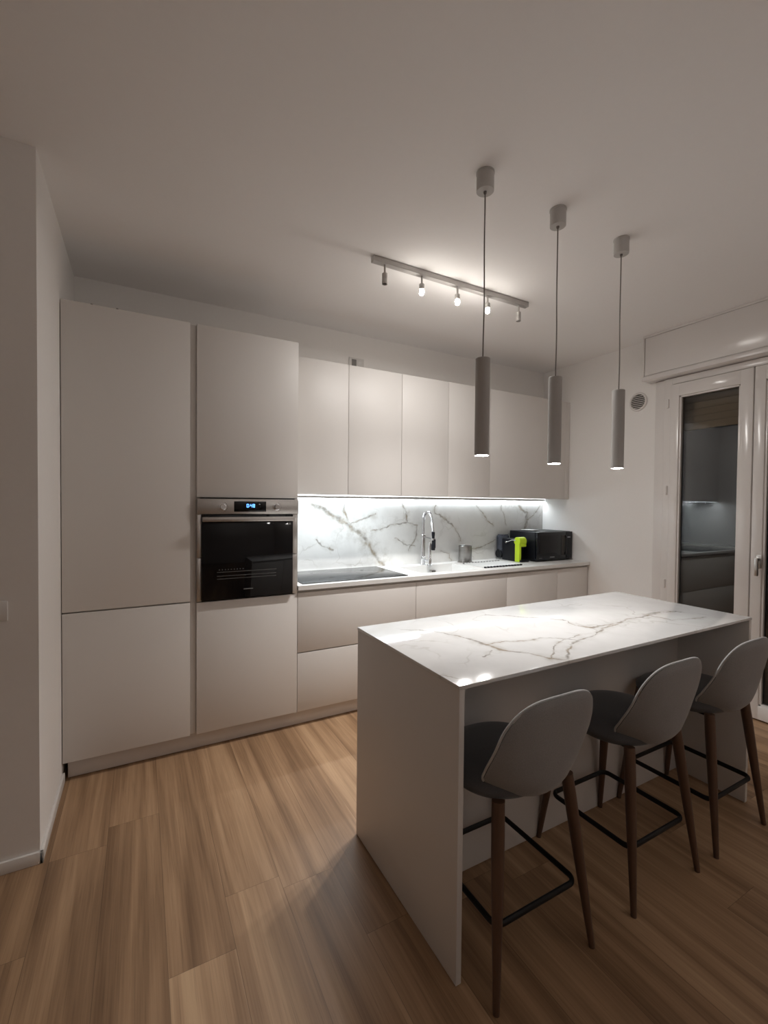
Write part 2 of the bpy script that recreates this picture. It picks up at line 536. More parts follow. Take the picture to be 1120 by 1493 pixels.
# outside: roller shutter, balcony
rs = thing('roller_shutter', 'brown wooden roller shutter half lowered outside the balcony door', 'shutter', (3.57, -1.30, 2.06))
m = M()
for k in range(8):
    z = 2.125+k*0.052
    m.prism([(3.560, z), (3.556, z+0.026), (3.560, z+0.050), (3.574, z+0.050), (3.574, z)], 'y', -1.90, -0.70)
m.build('slats', SLAT, rs)
M().box(3.552, 3.578, -1.90, -0.70, 2.066, 2.122, 0.004).build('bottom_rail', SLAT, rs)
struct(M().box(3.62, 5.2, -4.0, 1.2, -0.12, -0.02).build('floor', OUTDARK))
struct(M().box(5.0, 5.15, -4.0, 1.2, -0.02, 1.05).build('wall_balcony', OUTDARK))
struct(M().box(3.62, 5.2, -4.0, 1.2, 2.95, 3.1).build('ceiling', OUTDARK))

# ------------------------------------------------------------------ tall units
G = 0.0015
def front(x0, x1, z0, z1, y=0.0, th=0.022, bev=0.0015):
    return M().box(x0+G, x1-G, y, y+th, z0+G, z1-G, bev)

tc = thing('tall_cabinet', 'tall white two-door cabinet at the far left beside the wall', 'cabinet', (-0.336, 0.29, 0.10))
M().box(-0.632, -0.034, 0.024, 0.570, 0.10, 2.478).build('carcass', CARC, tc)
front(-0.640, -0.033, 0.884, 2.482).build('door', LACQ, tc)
front(-0.640, -0.033, 0.103, 0.879).build('door', LACQ, tc)
M().box(-0.0325, -0.0015, 0.024, 0.040, 0.103, 2.478).build('filler_strip', LACQ, tc)
for x in (-0.506, -0.391): M().cyl((x, 0.012, 2.480), 0.006, 0.006, 12).build('top_cap', SHAD, tc)

oc = thing('oven_cabinet', 'tall white oven housing cabinet between the tall cabinet and the worktop', 'cabinet', (0.30, 0.29, 0.10))
m = M()
m.box(0.0, 0.020, 0.024, 0.570, 0.10, 2.478)
m.box(0.583, 0.603, 0.002, 0.570, 0.10, 2.480)
m.box(0.020, 0.583, 0.024, 0.570, 1.490, 2.478)
m.box(0.020, 0.583, 0.024, 0.570, 0.10, 0.872)
m.box(0.020, 0.583, 0.555, 0.570, 0.872, 1.49)
m.build('carcass', LACQ, oc)
front(0.0, 0.603, 1.486, 2.482).build('door', LACQ, oc)
front(0.0, 0.603, 0.103, 0.876).build('door', LACQ, oc)

# oven
ov = thing('oven', 'black glass built-in oven with steel control panel and lit blue clock', 'oven', (0.30, 0.2, 0.878))
M().box(0.022, 0.581, 0.010, 0.55, 0.880, 1.484).build('oven_body', BLACK, ov)
m = M()
m.box(0.001, 0.600, -0.020, 0.010, 1.389, 1.480, 0.003)
panel = m.build('control_panel', STEEL, ov)
disp = M().box(0.205, 0.395, -0.0225, -0.019, 1.404, 1.466, 0.001).build('display', BLACKGLASS, ov)
SEG = {'0': 'abcdef', '4': 'bcfg', '8': 'abcdefg', '1': 'bc'}
m = M()
def digit(ch, x, z, wd=0.011, ht=0.020, t=0.0024):
    pos = {'a': (x, x+wd, z+ht-t, z+ht), 'd': (x, x+wd, z, z+t), 'g': (x, x+wd, z+ht/2-t/2, z+ht/2+t/2),
           'f': (x, x+t, z+ht/2, z+ht), 'b': (x+wd-t, x+wd, z+ht/2, z+ht), 'e': (x, x+t, z, z+ht/2), 'c': (x+wd-t, x+wd, z, z+ht/2)}
    for s in SEG[ch]:
        a = pos[s]
        m.box(a[0], a[1], -0.0236, -0.0223, a[2], a[3])
digit('0', 0.278, 1.430); digit('4', 0.299, 1.430); digit('8', 0.315, 1.430)
m.box(0.2925, 0.2955, -0.0236, -0.0223, 1.434, 1.437); m.box(0.2925, 0.2955, -0.0236, -0.0223, 1.442, 1.445)
m.build('clock_digits', DIGIT, disp)
for x in (0.139, 0.459):
    kb = M().lathe((x, -0.020, 1.433), [(0.021, 0), (0.021, -0.006), (0.0165, -0.007), (0.0155, -0.026), (0.014, -0.028), (0, -0.028)], 28, 'y').build('knob', CHROME, ov)
    mk = M()
    for k in range(7):
        a = math.radians(-60+k*20) if x < .3 else math.radians(-60+k*20)
        px, pz = x+0.029*math.cos(a), 1.433+0.029*math.sin(a)
        mk.box(px-.0016, px+.0016, -0.0208, -0.0195, pz-.0016, pz+.0016)
    mk.build('dial_marks', SHAD, ov)
od = M().box(0.026, 0.566, -0.018, 0.008, 0.884, 1.386, 0.002).build('oven_door', BLACKGLASS, ov)
h = M()
h.box(0.026, 0.566, -0.058, -0.040, 1.346, 1.374, 0.004)
h.box(0.045, 0.065, -0.044, -0.016, 1.351, 1.369, 0.002)
h.box(0.527, 0.547, -0.044, -0.016, 1.351, 1.369, 0.002)
h.build('oven_handle', STEEL, od)
wn = M()
RK = plain('oven_rack_wire', (0.12, 0.12, 0.12), 0.35, metal=0.5, noise=0.02)
for z, x0, x1 in ((1.045, .11, .46), (1.022, .11, .46), (1.005, .11, .46)):
    wn.box(x0, x1, -0.0186, -0.0176, z, z+0.0035)
for k in range(9):
    wn.box(0.12+k*0.017, 0.126+k*0.017, -0.0186, -0.0176, 1.058, 1.064)
wn.build('rack', RK, od)
M().box(0.262, 0.318, -0.0186, -0.0176, 0.935, 0.940).build('badge', GREYMARK, od)
M().box(0.535, 0.552, -0.0186, -0.0176, 1.322, 1.334).build('badge', GREYMARK, od)
for x0, x1 in ((0.001, 0.025), (0.567, 0.600)):
    M().box(x0, x1, -0.006, 0.010, 1.137, 1.387, 0.001).build('side_trim', STEEL, ov)
    M().box(x0, x1, -0.004, 0.010, 0.880, 1.133, 0.001).build('side_trim', STEEL, ov)

# ------------------------------------------------------------------ base run
ZW0, ZW1 = 0.897, 0.926
ZD = 0.879
dc = thing('drawer_cabinet', 'white base cabinet with two wide drawers under the hob', 'cabinet', (1.057, 0.29, 0.10))
M().box(0.604, 1.509, 0.024, 0.565, 0.10, 0.895).build('carcass', CARC, dc)
front(0.604, 1.511, 0.489, ZD).build('drawer', LACQ, dc)
front(0.604, 1.511, 0.103, 0.485).build('drawer', LACQ, dc)
sc_ = thing('sink_cabinet', 'white base cabinet with a wide door under the sink', 'cabinet', (1.962, 0.29, 0.10))
m = M()
m.box(1.513, 1.531, 0.024, 0.565, 0.10, 0.895); m.box(2.394, 2.412, 0.024, 0.565, 0.10, 0.895)
m.box(1.531, 2.394, 0.024, 0.044, 0.80, 0.895); m.box(1.531, 2.394, 0.024, 0.565, 0.10, 0.12); m.box(1.531, 2.394, 0.55, 0.565, 0.12, 0.895)
m.build('carcass', CARC, sc_)
front(1.511, 2.414, 0.489, ZD).build('door', LACQ, sc_)
front(1.511, 2.414, 0.103, 0.485).build('drawer', LACQ, sc_)
bc = thing('base_cabinet', 'white base cabinet below the coffee machine, right of the sink cabinet', 'cabinet', (2.72, 0.29, 0.10))
M().box(2.416, 3.023, 0.024, 0.565, 0.10, 0.895).build('carcass', CARC, bc)
front(2.414, 3.025, 0.103, ZD).build('door', LACQ, bc)
bc = thing('base_cabinet', 'narrow white base cabinet in the right corner below the microwave', 'cabinet', (3.23, 0.29, 0.10))
M().box(3.027, 3.436, 0.024, 0.565, 0.10, 0.895).build('carcass', CARC, bc)
front(3.025, 3.436, 0.103, ZD).build('door', LACQ, bc)
M().box(3.4365, 3.4515, 0.020, 0.030, 0.103, 0.895).build('filler_strip', CARC, bc)

tk = M().box(-0.621, 3.445, 0.045, 0.060, 0.004, 0.100, 0.001).build('plinth', PLIN)
tag(tk, 'long white plinth board along the floor under the cabinet run', 'plinth')

# worktop with sink cut-out
SX0, SX1, SY0, SY1 = 1.60, 2.17, 0.065, 0.435
m = M()
X0, X1, Y0, Y1 = 0.6045, 3.450, -0.014, 0.5625
for (a, b2, c, d) in ((X0, SX0, Y0, Y1), (SX1, X1, Y0, Y1), (SX0, SX1, Y0, SY0), (SX0, SX1, SY1, Y1)):
    m.box(a, b2, c, d, ZW0, ZW1)
bmesh.ops.remove_doubles(m.bm, verts=m.bm.verts, dist=1e-5)
tag(m.build('worktop', WORKTOP), 'long white stone worktop running under the marble backsplash', 'worktop')

VB = [
 (0.0255, [(0.89, 1.46), (0.965, 1.425), (1.042, 1.371), (1.131, 1.324), (1.212, 1.286)]),
 (0.0360, [(1.212, 1.286), (1.273, 1.238), (1.347, 1.18), (1.39, 1.112)]),
 (0.0225, [(1.39, 1.112), (1.455, 1.042), (1.532, 0.942)]),
 (0.0090, [(1.17, 1.463), (1.16, 1.398), (1.211, 1.323)]),
 (0.0090, [(1.222, 1.286), (1.283, 1.313), (1.366, 1.341), (1.452, 1.359)]),
 (0.0090, [(1.41, 1.216), (1.496, 1.243), (1.606, 1.28), (1.766, 1.302), (1.873, 1.266), (1.862, 1.176), (1.793, 1.057)]),
 (0.0112, [(1.718, 1.467), (1.765, 1.388), (1.778, 1.302)]),
 (0.0090, [(2.079, 1.45), (2.06, 1.388), (2.157, 1.335), (2.261, 1.281), (2.329, 1.185), (2.357, 1.109)]),
 (0.0075, [(0.92, 1.174), (0.986, 1.136), (1.064, 1.078)]),
 (0.0060, [(2.557, 1.452), (2.644, 1.354), (2.761, 1.241)]),
 (0.0060, [(2.876, 1.454), (2.908, 1.352), (2.925, 1.261)]),
 (0.0210, [(3.107, 1.456), (3.221, 1.374), (3.207, 1.257), (3.161, 1.141)]),
 (0.0090, [(3.4, 1.446), (3.319, 1.35), (3.222, 1.304)]),
 (0.0060, [(1.641, 1.162), (1.745, 1.109), (1.851, 1.095)]),
 (0.0060, [(2.508, 1.039), (2.649, 1.055), (2.793, 1.117)]),
 (0.0060, [(2.136, 1.033), (2.239, 1.007), (2.267, 0.931)]),
]
bo = (2.03, 0.569, 0.927)
MARB = marble('backsplash_marble', VB, (0, 2), bo, 0.25, base=(0.74, 0.735, 0.72))
tag(M().box(0.6045, 3.440, 0.563, 0.574, 0.927, 1.519).build('backsplash', MARB, origin=bo), 'white marble backsplash slab with brown veins behind the worktop', 'backsplash')
tag(M().box(3.4405, 3.4505, 0.562, 0.574, 0.927, 1.519, 0.001).build('corner_profile', STEEL), 'thin metal corner profile at the right end of the marble backsplash', 'profile')

# hob
hb = thing('hob', 'black glass induction hob set in the worktop beside the oven', 'hob', (1.055, 0.29, ZW1))
m = M()
m.box(0.645, 1.460, 0.030, 0.548, ZW1, ZW1+0.006, 0.003)
m.build('glass_top', HOBGLASS, hb)
ZMARK = plain('zone_mark', (0.10, 0.10, 0.10), 0.4, noise=.02)
for cx, cy, rad in ((0.84, 0.17, .09), (0.84, 0.41, .10), (1.26, 0.17, .10), (1.26, 0.41, .09)):
    m = M()
    m.box(cx-.012, cx+.012, cy-.0008, cy+.0008, ZW1+.006, ZW1+.0063)
    m.box(cx-.0008, cx+.0008, cy-.012, cy+.012, ZW1+.006, ZW1+.0063)
    m.build('zone_mark', ZMARK, hb)

# sink
sk = thing('sink', 'white inset kitchen sink basin in front of the spring tap', 'sink', (1.885, 0.25, 0.72))
m = M()
t_ = 0.004
zb = 0.730
rim = 0.012
O = [(SX0-rim, SY0-rim), (SX1+rim, SY0-rim), (SX1+rim, SY1+rim), (SX0-rim, SY1+rim)]
I = [(SX0+.003, SY0+.003), (SX1-.003, SY0+.003), (SX1-.003, SY1-.003), (SX0+.003, SY1-.003)]
Bt = [(SX0+.02, SY0+.02), (SX1-.02, SY0+.02), (SX1-.02, SY1-.02), (SX0+.02, SY1-.02)]
def vr(pts, z): return [m.bm.verts.new((p[0], p[1], z)) for p in pts]
ro0, ro1, ri1, bi = vr(O, ZW1+.0002), vr(O, ZW1+.003), vr(I, ZW1+.003), vr(Bt, zb)
for A, B in ((ro0, ro1), (ro1, ri1), (ri1, bi)):
    for k in range(4): m.bm.faces.new((A[k], A[(k+1) % 4], B[(k+1) % 4], B[k]))
m.bm.faces.new(bi)
m.build('basin', SINKW, sk, angle=20)
M().lathe((1.885, 0.25, zb), [(0, .003), (.03, .003), (.04, .004), (.045, .0005)], 28).build('drain', STEEL, sk)
m = M()
yb_ = SY1-.010
m.box(1.925, 1.985, yb_-.010, yb_+.002, 0.862, 0.886, 0.008, 3)
m.build('overflow', STEEL, sk)
m = M(); m.box(1.935, 1.975, yb_-.0115, yb_-.009, 0.868, 0.880, 0.001); m.build('overflow_slot', SHAD, sk)

# tap
fx, fy = 1.895, 0.490
tp = thing('tap', 'tall chrome spring tap with black spray head behind the sink', 'tap', (fx, fy, ZW1))
m = M()
m.lathe((fx, fy, ZW1), [(0, 0), (.027, 0), (.027, .008), (.024, .012), (.024, .070), (.018, .075), (.0165, .23), (.019, .232), (.019, .262), (.016, .265), (0, .265)], 28)
m.build('column', CHROME, tp)
path = []
zt = ZW1+.262
for k in range(5): path.append((fx, fy, zt+k*0.03))
cz, rr = zt+0.125, 0.066
for k in range(1, 17):
    a = math.pi*k/16
    path.append((fx, fy-rr+rr*math.cos(a), cz+rr*1.15*math.sin(a)))
for k in range(1, 6): path.append((fx, fy-2*rr-.004*k, cz-k*0.018))
m = M(); m.tube(path, 0.0085, 12)
m.build('hose', CHROME, tp)
# coil around the hose
m = M()
pts = [Vector(p) for p in path]
cum = [0]
for a, b in zip(pts, pts[1:]): cum.append(cum[-1]+(b-a).length)
N = 46*8
coil = []
j = 0
for i in range(N+1):
    s = cum[-1]*i/N
    while j < len(cum)-2 and cum[j+1] < s: j += 1
    a, b = pts[j], pts[j+1]
    q = a.lerp(b, (s-cum[j])/max(1e-9, cum[j+1]-cum[j]))
    tg = (b-a).normalized()
    e1 = Vector((1, 0, 0)); e2 = tg.cross(e1).normalized()
    ang = 2*math.pi*46*i/N
    coil.append(q+e1*(math.cos(ang)*0.0115)+e2*(math.sin(ang)*0.0115))
m.tube(coil, 0.0020, 5)
m.build('spring', CHROME, tp)
hx, hy, hz = path[-1]
m = M()
m.lathe((hx, hy, hz-0.155), [(0, 0), (.015, 0), (.018, .01), (.018, .045), (.013, .06), (.012, .12), (.014, .125), (.014, .155), (0, .158)], 20)
m.box(hx-.006, hx+.006, hy-.030, hy-.012, hz-.135, hz-.060, 0.004)
m.build('spray_head', BLACK, tp)
m = M(); m.tube([(fx, fy, ZW1+.247), (fx, hy+.012, ZW1+.236)], 0.006, 10); m.lathe((fx, hy, ZW1+.226), [(.0145, 0), (.019, 0), (.019, .018), (.0145, .018), (.0145, 0)], 20)
m.build('holder_arm', CHROME, tp)
m = M(); m.lathe((fx+.012, fy-.085, ZW1), [(0, 0), (.021, 0), (.021, .006), (.016, .012), (.016, .055), (.012, .062), (.011, .19), (.008, .20), (0, .20)], 22)
m.tube([(fx+.005, fy-.02, ZW1+.04), (fx+.012, fy-.085, ZW1+.04)], 0.010, 10)
m.build('mixer_body', CHROME, tp)

# utensil can
cn = thing('utensil_can', 'perforated steel utensil holder standing right of the sink', 'utensil holder', (2.335, 0.455, ZW1))
m = M(); m.lathe((2.335, 0.455, ZW1+.001), [(0, 0), (.070, 0), (.074, .008), (.066, .010), (.060, .006), (0, .006)], 32); m.build('saucer', STEEL, cn)
def perf():
    t = NT('perforated_steel')
    sep = t.n('ShaderNodeSeparateXYZ'); t.l(t.obj(), sep.inputs[0])
    ang = t.math('ARCTAN2', sep.outputs[1], sep.outputs[0])
    a = t.math('SUBTRACT', t.math('FRACT', t.math('MULTIPLY', ang, 28/(2*math.pi))), 0.5)
    z = t.math('SUBTRACT', t.math('FRACT', t.math('MULTIPLY', sep.outputs[2], 75.0)), 0.5)
    d = t.math('SQRT', t.math('ADD', t.math('MULTIPLY', a, a), t.math('MULTIPLY', z, z)))
    hole = t.maprange(d, 0.17, 0.24, 1.0, 0.0)
    zz = t.math('MULTIPLY', t.math('GREATER_THAN', sep.outputs[2], 0.025), t.math('LESS_THAN', sep.outputs[2], 0.125))
    hole = t.math('MULTIPLY', hole, zz)
    t.l(t.mix(hole, (0.33, 0.32, 0.31, 1), (0.05, 0.05, 0.05, 1)), t.bsdf.inputs['Base Color'])
    t.bsdf.inputs['Metallic'].default_value = 1.0
    t.bsdf.inputs['Roughness'].default_value = 0.28
    return t.m
m = M(); m.lathe((2.335, 0.455, ZW1+.0075), [(0, 0), (.058, 0), (.060, .003), (.060, .142), (.0625, .145), (.060, .148), (.057, .146), (.057, .006), (0, .006)], 40)
m.build('can', perf(), cn)

# roll-up drying rack
RODM = plain('satin_steel', (0.75, 0.75, 0.74), 0.5, metal=0.6, noise=0.03)
RUB = plain('grey_silicone', (0.22, 0.22, 0.22), 0.6, noise=0.03)
rk = thing('drying_rack', 'roll-up steel drying rack lying flat on the worktop right of the sink', 'drying rack', (2.46, 0.28, ZW1))
for k in range(13):
    x = 2.255+k*0.034
    M().tube([(x, 0.085, ZW1+.0065), (x, 0.375, ZW1+.0065)], 0.0042, 8).build('rod', RODM, rk)
for y in (0.090, 0.370):
    m = M()
    for k in range(13):
        x = 2.255+k*0.034
        m.box(x-.0105, x+.0105, y-.008, y+.008, ZW1+.0005, ZW1+.0125, 0.003)
        if k: m.box(x-.026, x-.008, y-.002, y+.002, ZW1+.0008, ZW1+.002)
    m.build('silicone_strip', BLACK if y < .2 else RUB, rk)

# coffee machine
cm = thing('coffee_machine', 'black capsule coffee machine with lime green front beside the microwave', 'coffee machine', (2.85, 0.39, ZW1))
cx0, cx1 = 2.800, 2.905
m = M(); m.box(cx0, cx1, 0.300, 0.470, ZW1+.001, 1.135, 0.006); m.box(cx0+.004, cx1, 0.225, 0.31, ZW1+.001, ZW1+.020, 0.004)
m.build('body', BLACK, cm)
m = M(); m.box(cx0-.002, cx0+.026, 0.245, 0.302, ZW1+.001, 1.150, 0.005); m.build('front_column', LIME, cm)
m = M()
m.lathe((cx0-.004, 0.275, 1.118), [(0, 0), (.036, 0), (.040, .005), (.040, .085), (.034, .092), (0, .092)], 28, 'x')
m.box(cx0+.02, cx0+.085, 0.240, 0.300, 1.068, 1.115, 0.006)
m.build('brew_head', LIME, cm)
m = M(); m.cyl((cx0+.055, 0.268, 1.045), 0.014, 0.025, 18, bev=.002); m.build('spout', BLACK, cm)
m = M(); m.tube([(cx0-.006, 0.285, 1.128), (cx0-.010, 0.33, 1.128), (cx0-.012, 0.395, 1.103)], 0.0045, 8); m.lathe((cx0-.014, 0.395, 1.103), [(0, -.010), (.010, -.010), (.011, 0), (.010, .010), (0, .010)], 16, 'x')
m.build('lever', CHROME, cm)
m = M(); m.box(cx0-.005, cx1-.01, 0.472, 0.550, ZW1+.05, 1.160, 0.012, 3); m.build('water_tank', TANK, cm)
m = M(); m.box(cx0+.005, cx1-.02, 0.480, 0.542, 1.161, 1.168, 0.002); m.build('tank_lid', TANK, cm)
m = M(); m.lathe((cx0-.012, 0.512, ZW1+.055), [(0, 0), (.040, 0), (.044, .006), (.044, .075), (.040, .08), (0, .08)], 24, 'x')
m.build('capsule_bin', BLACKGLOSS, cm)

# microwave
mw = thing('microwave', 'black microwave oven standing in the right corner of the worktop', 'microwave', (3.20, 0.36, ZW1))
mx0, mx1, my0, my1, mz0, mz1 = 2.955, 3.442, 0.205, 0.530, ZW1+.010, 1.205
m = M(); m.box(mx0, mx1, my0, my1, mz0, mz1, 0.004); m.build('housing', BLACK, mw)
m = M(); m.box(mx0+.001, mx0+.395, my0-.026, my0, mz0+.002, mz1-.002, 0.004); dr = m.build('door', BLACKGLOSS, mw)
m = M(); m.box(mx0+.03, mx0+.310, my0-.0275, my0-.025, mz0+.045, mz1-.035, 0.001); m.build('window', BLACKGLASS, dr)
m = M()
m.box(mx0+.335, mx0+.375, my0-.029, my0-.024, mz0+.04, mz1-.035, 0.002)
m.build('handle_recess', SHAD, dr)
m = M(); m.tube([(mx0+.388, my0-.026, mz0+.045), (mx0+.384, my0-.037, mz0+.075), (mx0+.382, my0-.040, (mz0+mz1)/2), (mx0+.384, my0-.037, mz1-.065), (mx0+.388, my0-.026, mz1-.035)], 0.007, 10); m.build('handle', BLACKGLOSS, dr)
m = M(); m.box(mx0+.398, mx1-.001, my0-.026, my0, mz0+.002, mz1-.002, 0.003); cp = m.build('control_panel', BLACKGLOSS, mw)
m = M(); m.box(mx0+.415, mx0+.455, my0-.027, my0-.0255, mz1-.060, mz1-.050); m.build('panel_mark', plain('pale_mark', (.35, .37, .42), .4, noise=.02), cp)
m = M(); m.box(mx0+.175, mx0+.235, my0-.028, my0-.0268, mz0+.024, mz0+.033); m.build('badge', GREYMARK, dr)
m = M(); m.box(mx0+.03, mx0+.07, my0-.028, my0-.0268, mz0+.022, mz0+.026); m.build('badge', GREYMARK, dr)
for x in (mx0+.04, mx1-.04):
    for y in (my0+.04, my1-.04):
        M().cyl((x, y, ZW1+.0005), 0.012, 0.0105, 14).build('foot', BLACK, mw)
pl = M(); pl.lathe((3.075, 0.385, mz1+.0005), [(0, 0), (.055, 0), (.085, .008), (.086, .010), (.083, .010), (.055, .004), (0, .004)], 40)
tag(pl.build('plate', PLATE), 'white flat dish lying on top of the black microwave', 'plate')

# ------------------------------------------------------------------ wall cabinets
UZ0, UZ1, UY = 1.519, 2.474, 0.232
ULAB = ['white wall cabinet touching the tall oven cabinet, above the left half of the hob',
        'white wall cabinet with the wall socket peeking above its top edge',
        'white wall cabinet in the middle of the wall row, left of the tap',
        'white wall cabinet above the utensil holder, partly behind the leftmost pendant',
        'widest white wall cabinet in the right corner above the microwave']
ux = (0.604, 1.057, 1.512, 1.963, 2.418, 3.385)
for i in range(5):
    a, b_ = ux[i], ux[i+1]
    uc = thing('wall_cabinet', ULAB[i], 'cabinet', ((a+b_)/2, 0.40, UZ0), 'wall cabinets over the worktop')
    z0 = UZ0+.004
    end = 3.449 if i == 4 else b_-.001
    M().box(a+.001, end, UY+.024, 0.573, z0 if i > 1 else UZ0+.012, UZ1-.001).build('carcass', LACQ, uc)
    front(a, b_, UZ0-.001, UZ1, UY).build('door', LACQ, uc)
    if i == 4:
        M().box(3.386, 3.449, UY+.004, UY+.024, UZ0, UZ1-.001, .001).build('filler_strip', LACQ, uc)
hd = thing('range_hood', 'slim built-in hood plate with light bar under the two left wall cabinets', 'hood', (1.058, 0.40, 1.511))
m = M(); m.box(0.612, 1.505, UY+.045, 0.500, UZ0-.004, UZ0+.010, .001); m.build('hood_plate', STEEL, hd)
m = M(); m.box(0.618, 1.500, UY+.020, UY+.042, UZ0-.006, UZ0+.008); m.build('light_bar', HOODM, hd)
m = M(); m.box(0.608, 3.440, 0.5415, 0.5605, 1.5085, 1.5185, .001); 
ls = m.build('light_strip', STRIPM); M().box(0.608, 3.440, 0.524, 0.540, 1.499, 1.5185, .001).build('profile_lip', STEEL, ls); tag(ls, 'glowing white light strip under the wall cabinets along the backsplash', 'light strip')

# wall socket above the wall cabinets
ws = thing('wall_socket', 'white wall socket plate just above the wall cabinets', 'socket', (1.272, 0.572, 2.565))
m = M(); m.box(1.205, 1.340, 0.565, 0.5745, 2.565, 2.650, .003); m.build('cover_plate', SOCKW, ws)
m = M(); m.box(1.228, 1.270, 0.5615, 0.566, 2.58, 2.636, .002); m.build('socket_module', plain('socket_grey', (.2, .19, .18), .5, noise=.02), ws)
m = M(); m.lathe((1.302, 0.5645, 2.608), [(0, 0), (.016, 0), (.020, -.002), (.021, 0), (.021, .002)], 24, 'y'); m.build('round_module', SOCKW, ws)

# switch on the near left wall
sw = thing('light_switch', 'white light switch plate at the left edge of the photo on the near wall', 'light switch', (-0.80, -0.564, 0.99))
m = M(); m.box(-0.860, -0.737, -0.572, -0.5632, 0.992, 1.070, .003); m.build('cover_plate', SOCKW, sw)
for x in (-0.822, -0.798, -0.774):
    m = M(); m.box(x-.011, x+.011, -0.5755, -0.571, 1.006, 1.054, .0015); m.build('rocker', SOCKW, sw)

# air vent on the right wall
av = thing('air_vent', 'round white louvred air vent high on the right wall', 'vent', (XR, -0.454, 2.27))
m = M(); m.lathe((XR-.0005, -0.454, 2.347), [(.062, 0), (.078, 0), (.080, -.004), (.074, -.014), (.064, -.015), (.062, -.012), (.062, 0)], 40, 'x'); m.build('ring', PVC, av)
m = M(); m.cyl((XR-.002, -0.454, 2.347), 0.063, 0.0015, 36, 'x'); m.build('backing', SHAD, av)
m = M()
for k in range(7):
    z = 2.347-0.048+k*0.016
    hw = math.sqrt(max(1e-6, .062**2-(z-2.347)**2))
    m.prism([(XR-.013, z-.006), (XR-.003, z+.001), (XR-.003, z+.004), (XR-.013, z-.002)], 'y', -0.454-hw, -0.454+hw)
m.build('louvre', PVC, av)

# ------------------------------------------------------------------ ceiling rail with spots
tr = thing('track_light', 'grey ceiling rail with five small spots, three of them lit', 'ceiling light', (1.45, -0.53, 2.80))
m = M(); m.box(0.856, 2.046, -0.548, -0.512, 2.812, ZC-.0005, .002); m.build('rail', TRACKM, tr)
for i, x in enumerate((0.935, 1.186, 1.451, 1.696, 1.969)):
    lit = 0 < i < 4
    m = M()
    m.lathe((x, -0.53, 2.735), [(0, 0), (.014, 0), (.0155, .003), (.0155, .030), (.006, .036), (.006, .08), (0, .08)], 20)
    if not lit: m.lathe((x, -0.53, 2.705), [(.012, .004), (.0155, 0), (.0155, .031)], 20)
    sp = m.build('spot', TRACKM, tr)
    if lit:
        m = M(); m.lathe((x, -0.53, 2.694), [(0, .006), (.007, .007), (.0125, .013), (.0145, .023), (.013, .034), (.010, .041), (0, .041)], 20)
        m.build('bulb', BULBM, sp)

# ------------------------------------------------------------------ pendants
PL = ['leftmost of the three grey cylinder pendants over the island', 'middle one of the three grey cylinder pendants over the island',
      'rightmost of the three grey cylinder pendants, nearest the balcony door']
for i, (x, y, z) in enumerate(PEND):
    pd = thing('pendant_lamp', PL[i], 'pendant lamp', (x, y, z), 'pendant lamps above the island')
    m = M(); m.lathe((x, y, ZC-.078), [(.004, 0), (.035, 0), (.036, .001), (.036, .070), (.038, .071), (.038, .0775), (0, .0775)], 36); cpy = m.build('canopy', CANOPY, pd)
    m = M(); m.lathe((x, y, ZC-.0885), [(.003, 0), (.006, .002), (.007, .0105), (0, .0105)], 16); m.build('cord_grip', CORD, cpy)
    m = M()
    pth = []
    for k in range(17):
        q = k/16
        zz = z+0.405+q*(ZC-.08-(z+0.405))
        pth.append((x+0.004*math.sin(q*7+i)*math.sin(math.pi*q), y+0.004*math.cos(q*5+i)*math.sin(math.pi*q), zz))
    m.tube(pth, 0.0028, 8); m.build('cord', CORD, pd)
    m = M(); m.lathe((x, y, z), [(.0275, .004), (.0275, 0), (.030, 0), (.0305, .001), (.0305, .404), (.029, .406), (0, .406)], 40); m.build('lamp_tube', PENDW, pd)
    m = M(); m.lathe((x, y, z-.001), [(0, 0), (.026, 0), (.0285, .0015), (.0285, .006), (0, .006)], 32); m.build('lens', LENS, pd)

# ------------------------------------------------------------------ island
ix0, ix1, iy0, iy1, izt = 0.552, 2.351, -1.731, -1.020, 0.919
isl = thing('island', 'white kitchen island base with side panels and recessed back under the marble top', 'kitchen island', (1.45, -1.37, 0))
iz = 0.906
M().box(ix0, ix0+.020, iy0, iy1, 0.003, iz, .001).build('side_panel', LACQ, isl)
M().box(ix1-.020, ix1, iy0, iy1, 0.003, iz, .001).build('side_panel', LACQ, isl)
M().box(ix0+.0205, ix1-.0205, -1.405, -1.385, 0.003, iz, .001).build('back_panel', LACQ, isl)
M().box(ix0+.0205, ix1-.0205, -1.384, -1.046, 0.10, iz).build('carcass', CARC, isl)
wd = (ix1-ix0-.041)/3
for k in range(3):
    a = ix0+.0205+k*wd
    M().box(a+.0015, a+wd-.0015, -1.044, -1.022, 0.103, iz-.025, .0015).build('door', LACQ, isl)
M().box(ix0+.0205, ix1-.0205, -1.084, -1.070, 0.003, 0.099).build('plinth', PLIN, isl)
